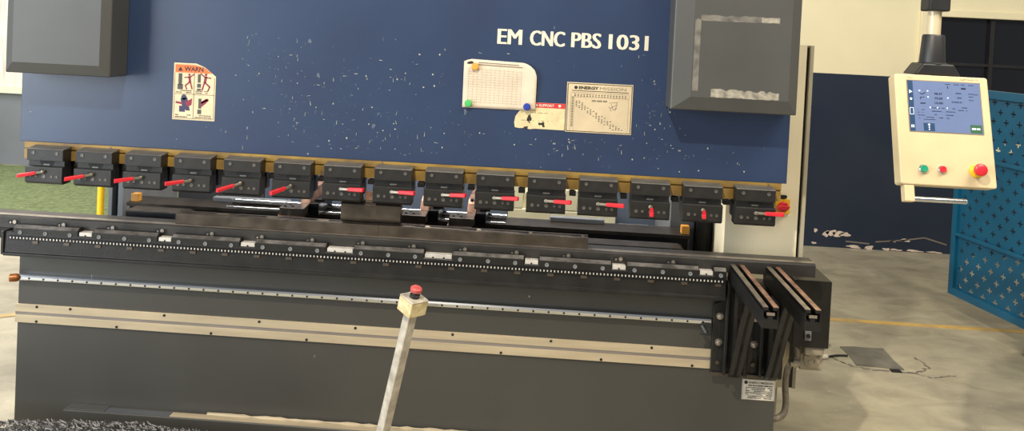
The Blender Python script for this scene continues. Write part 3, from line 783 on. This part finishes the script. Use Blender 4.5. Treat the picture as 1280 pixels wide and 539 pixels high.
# ---------------------------------------------------------------- sheet support arms
def support_arm(x, lab):
    A = thing('support_arm', lab, 'support arm', (x, -.28, .44), group='sheet support arms on the press bed')
    def L(m): m.v = [(a-x, y+.28, z-.44) for a, y, z in m.v]; return m
    y0, y1, z0, z1 = -.530, -.087, .805, .876
    m = MB()
    m.use(0).box(x, x+.052, y0, -.003, z0, z0+.030)
    m.box(x, x+.0035, y0, -.036, z0+.030, z1-.006); m.box(x+.0485, x+.052, y0, -.036, z0+.030, z1-.006)
    m.box(x, x+.018, y0, -.036, z1-.012, z1-.002); m.box(x+.034, x+.052, y0, -.036, z1-.012, z1-.002)
    L(m).build('arm_beam', 'black', A, .0008)
    m = MB(); m.box(x+.0005, x+.0175, y0+.002, -.037, z1-.002, z1); m.box(x+.0345, x+.0515, y0+.002, -.037, z1-.002, z1)
    m = L(m); h = len(m.v)//2
    a = MB(); a.add(m.v[:h], [f for f in m.f[:6]]); a.build('wear_strip', 'edge', A)
    a = MB(); a.add(m.v[h:], [tuple(i-h for i in f) for f in m.f[6:]]); a.build('wear_strip', 'bronze', A)
    L(MB().box(x+.0185, x+.0335, y0+.001, -.04, z0+.0301, z0+.040)).build('slot_floor', 'hole', A)
    m = MB(); m.box(x+.013, x+.039, y0-.0012, y0, z1-.028, z1-.018); L(m).build('slot_nut', 'edge', A)
    # mounting plate with two slots and bolts
    m = MB().prism_y([(x-.052, .445), (x-.045, .438), (x+.082, .438), (x+.082, .738), (x+.030, .738), (x+.030, .80), (x-.002, .80), (x-.002, .733), (x-.046, .715), (x-.052, .707)], -.024, -.009)
    mp = L(m).build('mounting_plate', 'black', A, .003)
    m = MB(); m.box(x-.010, x+.002, -.052, -.024, .446, .80); m.box(x+.066, x+.080, -.050, -.024, .446, .735); L(m).build('plate_rib', 'black', mp, .003)
    m = MB(); m.box(x-.052, x+.082, -.034, -.024, .436, .450); L(m).build('plate_lip', 'darkmetal', mp, .003)
    m = MB(); m.box(x-.031, x-.022, -.0248, -.024, .49, .68); m.box(x+.046, x+.054, -.0248, -.024, .49, .66); L(m).build('plate_slot', 'hole', mp)
    for bx, bz in ((x-.026, .668), (x-.026, .566)):
        L(MB().lathe((bx, -.024, bz), (0, -1, 0), [(.014, 0), (.014, .004), (.010, .004), (.010, .014), (.007, .016)], 14)).build('plate_bolt', 'edge', mp, smooth=True)
    for bx, bz in ((x-.028, .487), (x+.052, .487)):
        L(MB().lathe((bx, -.024, bz), (0, -1, 0), [(.008, 0), (.008, .006)], 12)).build('plate_bolt', 'darkmetal', mp, smooth=True)
    # triangular gusset: web with a window, and a curved flange along its lower edge
    outer = [(-.026, .8045), (-.290, .8045), (-.268, .765), (-.235, .715), (-.200, .655), (-.165, .585), (-.130, .520), (-.098, .470), (-.075, .452), (-.026, .452)]
    inner = [(-.060, .775), (-.205, .775), (-.190, .740), (-.168, .700), (-.148, .650), (-.122, .595), (-.100, .550), (-.082, .522), (-.070, .515), (-.060, .515)]
    n = len(outer); g = MB(); xa, xb = x+.020, x+.032
    for xx, rev in ((xa, False), (xb, True)):
        vs = [(xx, y, z) for y, z in outer]+[(xx, y, z) for y, z in inner]
        fs = [(i, (i+1) % n, n+(i+1) % n, n+i) for i in range(n)]
        g.add(vs, [f[::-1] if not rev else f for f in fs])
    for loop in (outer, inner):
        for i in range(n):
            (y_, z_), (yy, zz) = loop[i], loop[(i+1) % n]
            g.add([(xa, y_, z_), (xb, y_, z_), (xb, yy, zz), (xa, yy, zz)], [(0, 1, 2, 3)])
    L(g).build('gusset', 'black', A)
    g = MB()
    for (y_, z_), (yy, zz) in zip(outer[1:8], outer[2:9]):
        g.add([(x+.004, y_, z_), (x+.048, y_, z_), (x+.048, yy, zz), (x+.004, yy, zz), (x+.004, y_+.010, z_+.004), (x+.048, y_+.010, z_+.004), (x+.048, yy+.010, zz+.004), (x+.004, yy+.010, zz+.004)],
              [(0, 1, 2, 3), (7, 6, 5, 4), (0, 3, 7, 4), (1, 5, 6, 2)])
    L(g).build('gusset_flange', 'black', A)
    return A
support_arm(1.320, 'black sheet support arm nearer the row of clamp bars, with pale scraped top strips')
support_arm(1.456, 'black sheet support arm beside the black terminal box, at the end of the bed')

# ---------------------------------------------------------------- control pendant
th = math.atan2(.11, .373)
CP = thing('control_pendant', 'ivory control console with lit touch screen hanging from a pendant tube', 'control panel', (1.969, -.36, 1.2755), (-th, 0, 0))
W, H = .161, .389
def rrect(x0, x1, z0, z1, r, n=5):
    pts = []
    for cx, cz, a0 in ((x1-r, z0+r, -90), (x1-r, z1-r, 0), (x0+r, z1-r, 90), (x0+r, z0+r, 180)):
        for k in range(n+1):
            a = R(a0+90*k/n); pts.append((cx+r*math.cos(a), cz+r*math.sin(a)))
    return pts
MB().prism_y(rrect(-W, W, 0, H, .009), 0, .055).build('console_housing', 'console', CP, .004)
sx0, sx1, sz0, sz1 = -.118, .130, .186, .366
MB().prism_y(rrect(sx0-.003, sx1+.003, sz0-.003, sz1+.003, .002), -.0012, .0).build('screen_bezel', 'ink_grey', CP)
sc = MB(); sc.use(0).quad(sx0+.018, sx1, sz0, sz1, -.0017); sc.use(1).quad(sx0, sx0+.018, sz0, sz1, -.0017)
sc.use(1).quad(sx0+.046, sx0+.084, sz0+.002, sz0+.030, -.0019); sc.use(2).quad(sx1-.043, sx1-.003, sz0+.002, sz0+.031, -.0019)
scr_ = sc.build('touch_screen', ['screen', 'screen_side', 'screen_green'], CP)
m = MB()
poly(m, [(sx0+.004, sz1-.046), (sx0+.015, sz1-.040), (sx0+.004, sz1-.033)], -.0022)
for a, c in (((sx0+.003, .245), (sx0+.015, .245)), ((sx0+.003, .268), (sx0+.015, .268)), ((sx0+.003, .245), (sx0+.003, .268)), ((sx0+.015, .245), (sx0+.015, .268))): line(m, a, c, .0015, -.0022)
disc(m, sx0+.009, .300, -.0022, .004)
for k in range(3): m.quad(sx0+.004+.004*k, sx0+.006+.004*k, sz0+.012, sz0+.022, -.0022)
for k in range(3): m.quad(sx0+.063, sx0+.067, sz0+.006+.007*k, sz0+.010+.007*k, -.0022)
poly(m, [(sx0+.060, sz0+.024), (sx0+.070, sz0+.024), (sx0+.065, sz0+.029)], -.0022)
for x_, z_ in ((-.078, .331), (-.050, .331), (-.050, .309), (.018, .309), (-.045, .272), (.014, .272), (-.02, .272)): disc(m, x_, z_, -.0022, .0025)
textrows(m, sx1-.038, sx1-.010, [sz0+.014], -.0022, .006, 3, .95)
m.build('screen_icon', 'screen_white', scr_)
def st_(m): m.build('screen_text', 'screen_dark', scr_)
for k, tx in enumerate(('98.47', '75.00', '10.00')): st_(text_mb(tx, -.028, .000, .318-.0165*k, .326-.0165*k, -.0022, .03))
m = MB(); line(m, (-.078, .322), (-.070, .318), .003, -.0022); line(m, (-.070, .318), (-.058, .325), .003, -.0022); line(m, (-.076, .308), (-.076, .300), .003, -.0022); line(m, (-.076, .308), (-.062, .308), .002, -.0022); line(m, (-.078, .286), (-.060, .286), .004, -.0022); st_(m)
m = MB(); textrows(m, -.09, -.065, [.272, .262, .252, .242, .232], -.0022, .002, 5, .5); st_(m)
m = MB(); textrows(m, -.04, .04, [.270, .258, .246, .235], -.0022, .0025, 7, .5); textrows(m, -.07, -.03, [.236, .228], -.0022, .002, 6, .8); st_(m)
m = MB(); textrows(m, .050, .082, [.275, .265], -.0022, .0025, 8, .6); st_(m)
m = MB(); textrows(m, .012, .13, [.357], -.0022, .0022, 10, .6); line(m, (.02, .342), (.02, .352), .003, -.0022); st_(m)
m = MB(); textrows(m, .066, .082, [.342], -.0022, .006, 11, 1); st_(m)
m = MB(); line(m, (.106, .328), (.112, .324), .002, -.0022); line(m, (.112, .324), (.122, .326), .002, -.0022); st_(m)

m = MB(); textrows(m, .03, .065, [.325, .309, .293], -.0022, .004, 17, .7); m.build('screen_faint_text', 'screen_side', scr_)
m = MB(); textrows(m, .09, .105, [.325, .315, .303, .290], -.0022, .003, 18, .7); m.build('screen_faint_text', 'screen_side', scr_)
m = text_mb('CybTouch 12', .066, .128, .3735, .3815, -.0006, .0); textrows(m, -.118, -.098, [.376], -.0006, .0014, 3, .9); m.build('console_lettering', 'ink_grey', CP)
def pbut(x, z, r, cm, nm):
    rg = MB().lathe((x, 0, z), (0, -1, 0), [(r*1.25, 0), (r*1.25, .004), (r*1.05, .007)], 24).build(nm, 'steel', CP, smooth=True)
    MB().lathe((x, -.004, z), (0, -1, 0), [(r, 0), (r, .007), (r*.85, .010), (r*.6, .0095)], 24).build('button_cap', cm, rg, smooth=True)
pbut(-.083, .055, .0125, 'green_b', 'push_button'); pbut(-.020, .056, .0115, 'red', 'push_button')
rg = MB().lathe((.093, 0, .057), (0, -1, 0), [(.0225, 0), (.0225, .008), (.018, .011)], 28).build('emergency_stop', 'yellow', CP, smooth=True)
MB().lathe((.093, -.010, .057), (0, -1, 0), [(.012, 0), (.012, .012), (.0195, .016), (.0215, .022), (.0205, .030), (.016, .0335), (.006, .0345)], 28).build('mushroom_cap', 'red', rg, smooth=True)
hb = MB().box(-.148, -.114, .004, .040, -.058, .0).build('handle_bracket', 'console', CP, .004)
MB().lathe((-.146, .018, -.047), (1, 0, 0), [(.0075, 0), (.009, .002), (.009, .206), (.0075, .210)], 18).build('handle_bar', 'steel', CP, smooth=True)
# joint, tube and swing arm above (built upright: the tilt of the console is undone here)
inv = Matrix.Rotation(th, 4, 'X')
def U(m):
    o = Vector(CP.location)
    m.v = [tuple(inv @ (Vector(p)-o)) for p in m.v]; return m
tx, ty = 1.966, -.185
m = MB().prism_y([(1.885, 1.648), (2.048, 1.648), (2.020, 1.690), (1.915, 1.690)], ty-.05, ty+.055); U(m).build('joint_plate', 'rubber', CP, .006)
m = MB().lathe((tx, ty, 1.672), (0, 0, 1), [(.050, 0), (.050, .018), (.044, .022), (.038, .115), (.034, .122)], 28); U(m).build('pivot_joint', 'rubber', CP, smooth=True)
m = MB().cyl((tx-.001, ty, 1.785), (tx-.001, ty, 1.905), .0235, n=24); U(m).build('pendant_tube', 'tube', CP, smooth=True)
m = MB().prism_y([(tx-.038, 1.878), (tx+.038, 1.878), (tx+.038, 2.10), (tx-.038, 2.10)], ty-.038, ty+.038); U(m).build('swing_joint', 'rubber', CP, .006)
m = MB().tube([(tx, ty, 2.07), (tx-.08, ty+.1, 2.09), (1.70, .2, 2.12), (1.64, .30, 2.12)], .035, 14); U(m).build('swing_tube', 'tube', CP, smooth=True)
m = MB().cyl((1.60, .34, 1.737), (1.60, .34, 2.16), .045, n=20); U(m).build('arm_post', 'rubber', CP, smooth=True)

# ---------------------------------------------------------------- foot pedestal with emergency stop
top = Vector((.183, -.60, .832)); foot = Vector((.018, -.485, 0))
ax = (top-foot).normalized()
EP = thing('emergency_stop_pedestal', 'leaning worn white post with square ivory box and faded red emergency stop, before the bed', 'pedestal', foot)
zax = ax; xax = (Vector((math.cos(R(-42)), math.sin(R(-42)), 0))); xax = (xax-zax*xax.dot(zax)).normalized(); yax = zax.cross(xax)
def E(m):
    m.v = [tuple(xax*p[0]+yax*p[1]+zax*p[2]) for p in m.v]; return m
Lp = (top-foot).length
m = MB().box(-.0165, .0165, -.0165, .0165, .04, Lp-.02); E(m).build('pedestal_post', 'post', EP, .003)
m = MB().box(-.034, .034, -.034, .034, Lp-.026, Lp+.022); bx = E(m).build('switch_box', 'estop_box', EP, .003)
m = MB().box(-.0345, .0345, -.0345, .0345, Lp+.0225, Lp+.027); E(m).build('box_lid', 'post', bx, .002)
m = MB()
for dx in (-.027, .027):
    for dy in (-.027, .027): m.cyl((dx, dy, Lp+.027), (dx, dy, Lp+.0295), .0035, n=10)
E(m).build('lid_screw', 'plate', bx)
m = MB().lathe((0, 0, Lp+.027), (0, 0, 1), [(.0165, 0), (.0165, .010), (.0130, .012), (.0125, .020)], 22); es = E(m).build('button_collar', 'rubber', EP, smooth=True)
m = MB().lathe((0, 0, Lp+.045), (0, 0, 1), [(.0125, 0), (.0180, .003), (.0195, .008), (.0190, .014), (.015, .0175), (.006, .0185)], 24); E(m).build('mushroom_cap', 'faded_red', es, smooth=True)
m = MB().prism_x([(-.11, 0), (-.11, .03), (-.06, .075), (.09, .09), (.12, .05), (.12, 0)][::-1], -.10, .10); m.build('pedal_housing', 'yellow', EP, .006)
m = MB().prism_x([(-.16, .012), (-.16, .022), (-.05, .045), (-.05, .030)][::-1], -.06, .06); m.build('foot_pedal', 'rubber', EP, .003)

# ---------------------------------------------------------------- perforated guard
ga = Vector((3.268, 2.285, 0)); gb = Vector((3.48, 1.237, 0)); gd = (gb-ga).normalized(); gl = 1.75
gn = Vector((gd.y, -gd.x, 0))
if gn.x > 0: gn = -gn          # faces the machine
PG = thing('perforated_guard', 'teal blue perforated steel guard screen with plus-shaped holes on castors', 'guard screen', ga+gd*gl/2)
def G(m):                      # local: x along the screen, y away from the machine, z up
    o = ga+gd*gl/2
    m.v = [tuple(ga+gd*p[0]-gn*p[1]+Vector((0, 0, p[2]))-o) for p in m.v]; return m
gz0, gz1 = .15, 1.505
PS = .052                      # half pitch
def perf(x0, x1, z0, z1):
    m = MB(); rows = int((z1-z0)/PS); pz = (z1-z0)/rows; cols = int((x1-x0)/(2*PS)); px = (x1-x0)/cols
    Lh, w = .0195, .0048
    def cell(cx, cz, a, bb):
        X = [cx-a, cx-Lh, cx-w, cx+w, cx+Lh, cx+a]; Z = [cz-bb, cz-Lh, cz-w, cz+w, cz+Lh, cz+bb]
        o = len(m.v)
        for zz in Z:
            for xx in X: m.v.append((xx, .02, zz))
        for j in range(5):
            for i in range(5):
                if (i, j) in ((2, 1), (2, 2), (2, 3), (1, 2), (3, 2)): continue
                q = o+j*6+i; m.f.append([q, q+1, q+7, q+6]); m.mi.append(0)
    for r in range(rows):
        cz = z0+pz*(r+.5)
        if r % 2 == 0:
            for c in range(cols): cell(x0+px*(c+.5), cz, px/2, pz/2)
        else:
            m.box(x0, x0+px/2, .0199, .0201, cz-pz/2, cz+pz/2); m.box(x1-px/2, x1, .0199, .0201, cz-pz/2, cz+pz/2)
            for c in range(cols-1): cell(x0+px*(c+1), cz, px/2, pz/2)
    return m
zs = [gz0+.035, .54, 1.055, gz1-.04]
for k in range(3):
    o = G(perf(.03, gl-.03, zs[k]+.0, zs[k+1])).build('perforated_sheet', 'guard', PG)
    s_ = o.modifiers.new('thickness', 'SOLIDIFY'); s_.thickness = .0015
fr_ = MB()
for nm, q in (('frame_post', (0, .04, 0, .055, gz0, gz1)), ('frame_post', (gl-.04, gl, 0, .055, gz0, gz1)), ('frame_rail', (.04, gl-.04, 0, .055, gz0, gz0+.045)), ('frame_rail', (.04, gl-.04, 0, .055, gz1-.05, gz1)),
              ('frame_rail', (.04, gl-.04, .0, .016, .54, .560)), ('frame_rail', (.04, gl-.04, .0, .016, 1.055, 1.075))):
    G(MB().box(*q)).build(nm, 'guard', PG, .002)
for xc in (.70, 1.6):
    m = MB(); m.box(xc-.03, xc+.03, .0, .055, .135, gz0); m.box(xc-.022, xc-.017, .012, .045, .03, .137); m.box(xc+.017, xc+.022, .012, .045, .03, .137)
    ft = G(m).build('castor_fork', 'black', PG, .002)
    m = MB().cyl((xc-.015, .028, .045), (xc+.015, .028, .045), .045, n=22); G(m).build('castor_wheel', 'rubber', ft, .004)

# ---------------------------------------------------------------- small things on the floor
m = MB(); pts = [(2.335, 1.570), (2.42, 1.585), (2.50, 1.575), (2.585, 1.585), (2.575, 1.42), (2.580, 1.285), (2.45, 1.300), (2.335, 1.31), (2.345, 1.45)]
m.add([(x, y, .006) for x, y in pts]+[(x, y, .0005) for x, y in pts], [tuple(range(len(pts)))[::-1]]+[(i, (i+1) % len(pts), len(pts)+(i+1) % len(pts), len(pts)+i) for i in range(len(pts))])
hp = tag(m.build('floor_plate', 'hatch', bevel=.001), 'worn square steel cover plate lying on the concrete floor', 'cover plate')
MB().box(2.50, 2.555, 1.245, 1.283, .0005, .004).build('hand_hole', 'hole', hp)
CA = thing('power_cable', 'thin dark cable in a pale sleeve lying on the floor, running to the cover plate', 'cable', (1.95, 1.1, 0))
def K(m): m.v = [rel(p, (1.95, 1.1, 0)) for p in m.v]; return m
K(MB().tube(bez([(2.19, 1.375, .008), (2.23, 1.405, .0065), (2.28, 1.425, .0065), (2.33, 1.43, .0065)], 6), .0055, 10)).build('cable_sheath', 'rubber', CA, smooth=True)
K(MB().tube(bez([(1.90, 1.22, .013), (2.00, 1.30, .013), (2.10, 1.345, .013), (2.20, 1.38, .012)], 6), .0125, 12)).build('pale_sleeve', 'letters', CA, smooth=True)
m = MB(); rnd = random.Random(2)
def crack(pts, w):
    for (xa, ya), (xb, yb) in zip(pts, pts[1:]):
        for k in range(6):
            p = Vector((xa+(xb-xa)*k/6, ya+(yb-ya)*k/6, 0)); q = Vector((xa+(xb-xa)*(k+1)/6, ya+(yb-ya)*(k+1)/6, 0))
            d = (q-p).normalized(); n_ = Vector((-d.y, d.x, 0))*w*rnd.uniform(.3, 1.2); j = Vector((rnd.uniform(-.008, .008), rnd.uniform(-.008, .008), .0012))
            m.add([p-n_+j, q-n_*.7+j, q+n_*.7+j, p+n_+j], [(0, 1, 2, 3)])
crack([(2.22, 1.42), (2.30, 1.30), (2.42, 1.26), (2.62, 1.25), (2.74, 1.34), (2.72, 1.50)], .010)
crack([(2.20, 1.50), (2.30, 1.60)], .008); crack([(2.60, 1.26), (2.70, 1.20), (2.84, 1.26)], .006)
m.build('floor_crack', 'groove', bpy.data.objects['floor'])
# shaggy fibre mat piled at the foot of the press
m = MB(); rnd = random.Random(11)
edge = [(-1.9, -.22), (-1.461, -.195), (-1.283, -.172), (-1.10, -.150), (-.893, -.135), (-.80, -.160), (-.529, -.178), (-.36, -.24)]
def ey(x):
    for (a, c), (d, e) in zip(edge, edge[1:]):
        if a <= x <= d: return c+(e-c)*(x-a)/(d-a)
    return -.3
MX0, MX1 = -1.9, -.36; nx = 60; ny = 26; mz = .140
vs = []
for j in range(ny+1):
    for i in range(nx+1):
        x = MX0+(MX1-MX0)*i/nx; e = ey(x); y = e-(.85+e)*j/ny
        edgef = min(1, j/1.2)*min(1, (nx-i)/2, i/2)
        vs.append((x, y, .012+(mz-.012)*edgef+rnd.uniform(-.004, .004)*edgef))
m.use(0).add(vs, [(j*(nx+1)+i+nx+1, j*(nx+1)+i+nx+2, j*(nx+1)+i+1, j*(nx+1)+i) for j in range(ny) for i in range(nx)])
m.box(MX0+.03, MX1-.03, -.84, -.27, 0, .1)
mo = tag(m.build('fibre_mat', ['mat_dark']), 'shaggy grey and black fibre mat heaped at the foot of the press', 'mat')
m = MB()
for _ in range(9000):
    x = rnd.uniform(MX0+.03, MX1-.03); e = ey(x); y = e-rnd.random()**1.4*.5-.004
    L_ = rnd.uniform(.010, .026); a = rnd.gauss(2.5, .30); r = rnd.uniform(.0012, .0024)
    d = Vector((math.cos(a), math.sin(a), rnd.uniform(-.15, .2)))*L_
    p = Vector((x, y, mz-.006+rnd.uniform(.0, .008)))
    m.use(0 if rnd.random() < .6 else 1)
    n_ = Vector((-math.sin(a), math.cos(a), 0))*r; u_ = Vector((0, 0, r*1.2))
    m.add([p-n_, p+n_, p+u_*2, p+d-n_*.6, p+d+n_*.6, p+d+u_], [(0, 1, 2), (5, 4, 3), (0, 3, 4, 1), (1, 4, 5, 2), (2, 5, 3, 0)])
fb = m.build('fibre_pile', ['mat_light', 'mat_dark'], mo); fb['kind'] = 'stuff'

# ---------------------------------------------------------------- light
def area(name, loc, target, sx, sy, power, col):
    l = bpy.data.lights.new(name, 'AREA'); l.shape = 'RECTANGLE'; l.size = sx; l.size_y = sy; l.energy = power; l.color = col
    o = bpy.data.objects.new(name, l); C.objects.link(o); o.location = loc
    o.rotation_euler = (Vector(target)-Vector(loc)).to_track_quat('-Z', 'Y').to_euler(); return o
area('door_daylight', (-6.5, -4.6, 2.3), (-.5, 0, 1.0), 4.4, 4.0, 720, (.86, .94, 1.0))
area('rear_daylight', (-5.5, 3.0, 3.6), (-3.5, 3.6, 0), 2.5, 2.0, 170, (.95, .97, 1.0))
area('ceiling_lights', (3.3, -1.5, 4.3), (2.3, 1.2, .4), 2.6, 1.0, 190, (1.0, .91, .74))
area('interior_fill_light', (0, .50, 1.95), (0, .52, .8), 2.3, .10, 42, (1.0, .95, .86))  # unseen fill light, added behind the ram to brighten the dark interior
l = bpy.data.lights.new('high_bay_lamp', 'POINT'); l.energy = 1050; l.shadow_soft_size = .06; l.color = (1.0, .90, .74)
o = bpy.data.objects.new('high_bay_lamp', l); C.objects.link(o); o.location = (-.55, -3.36, 5.0)
area('side_daylight', (-3.6, 1.0, 3.4), (-3.0, .9, 0), 1.2, 2.6, 95, (1.0, .97, .90))
wd = bpy.data.worlds.new('hall_ambient'); bpy.context.scene.world = wd; wd.use_nodes = True
bgd = wd.node_tree.nodes['Background']; bgd.inputs['Color'].default_value = (.95, .96, 1.0, 1); bgd.inputs['Strength'].default_value = .29

# ---------------------------------------------------------------- camera
yaw, pitch, roll, f, ppy = CAM = (-.0485, .0231, .0482, 1027.69, 62.2)
Fv = Vector((math.sin(yaw)*math.cos(pitch), math.cos(yaw)*math.cos(pitch), -math.sin(pitch)))
r0 = Vector((math.cos(yaw), -math.sin(yaw), 0)); d0 = Fv.cross(r0)
rr = math.cos(roll)*r0-math.sin(roll)*d0; dd = math.sin(roll)*r0+math.cos(roll)*d0
cam = bpy.data.cameras.new('camera'); co = bpy.data.objects.new('camera', cam); C.objects.link(co)
up = -dd
mw = Matrix(((rr.x, up.x, -Fv.x, .5926), (rr.y, up.y, -Fv.y, -3.2281), (rr.z, up.z, -Fv.z, 1.7346), (0, 0, 0, 1)))
co.matrix_world = mw
cam.sensor_fit = 'HORIZONTAL'; cam.sensor_width = 36; cam.lens = f/1280*36
cam.shift_x = 0; cam.shift_y = (ppy-269.5)/1280
cam.clip_start = .05
S = bpy.context.scene; S.camera = co
S.view_settings.view_transform = 'Standard'; S.view_settings.look = 'None'; S.view_settings.gamma = 1; S.view_settings.use_curve_mapping = False
S.view_settings.exposure = -0.1
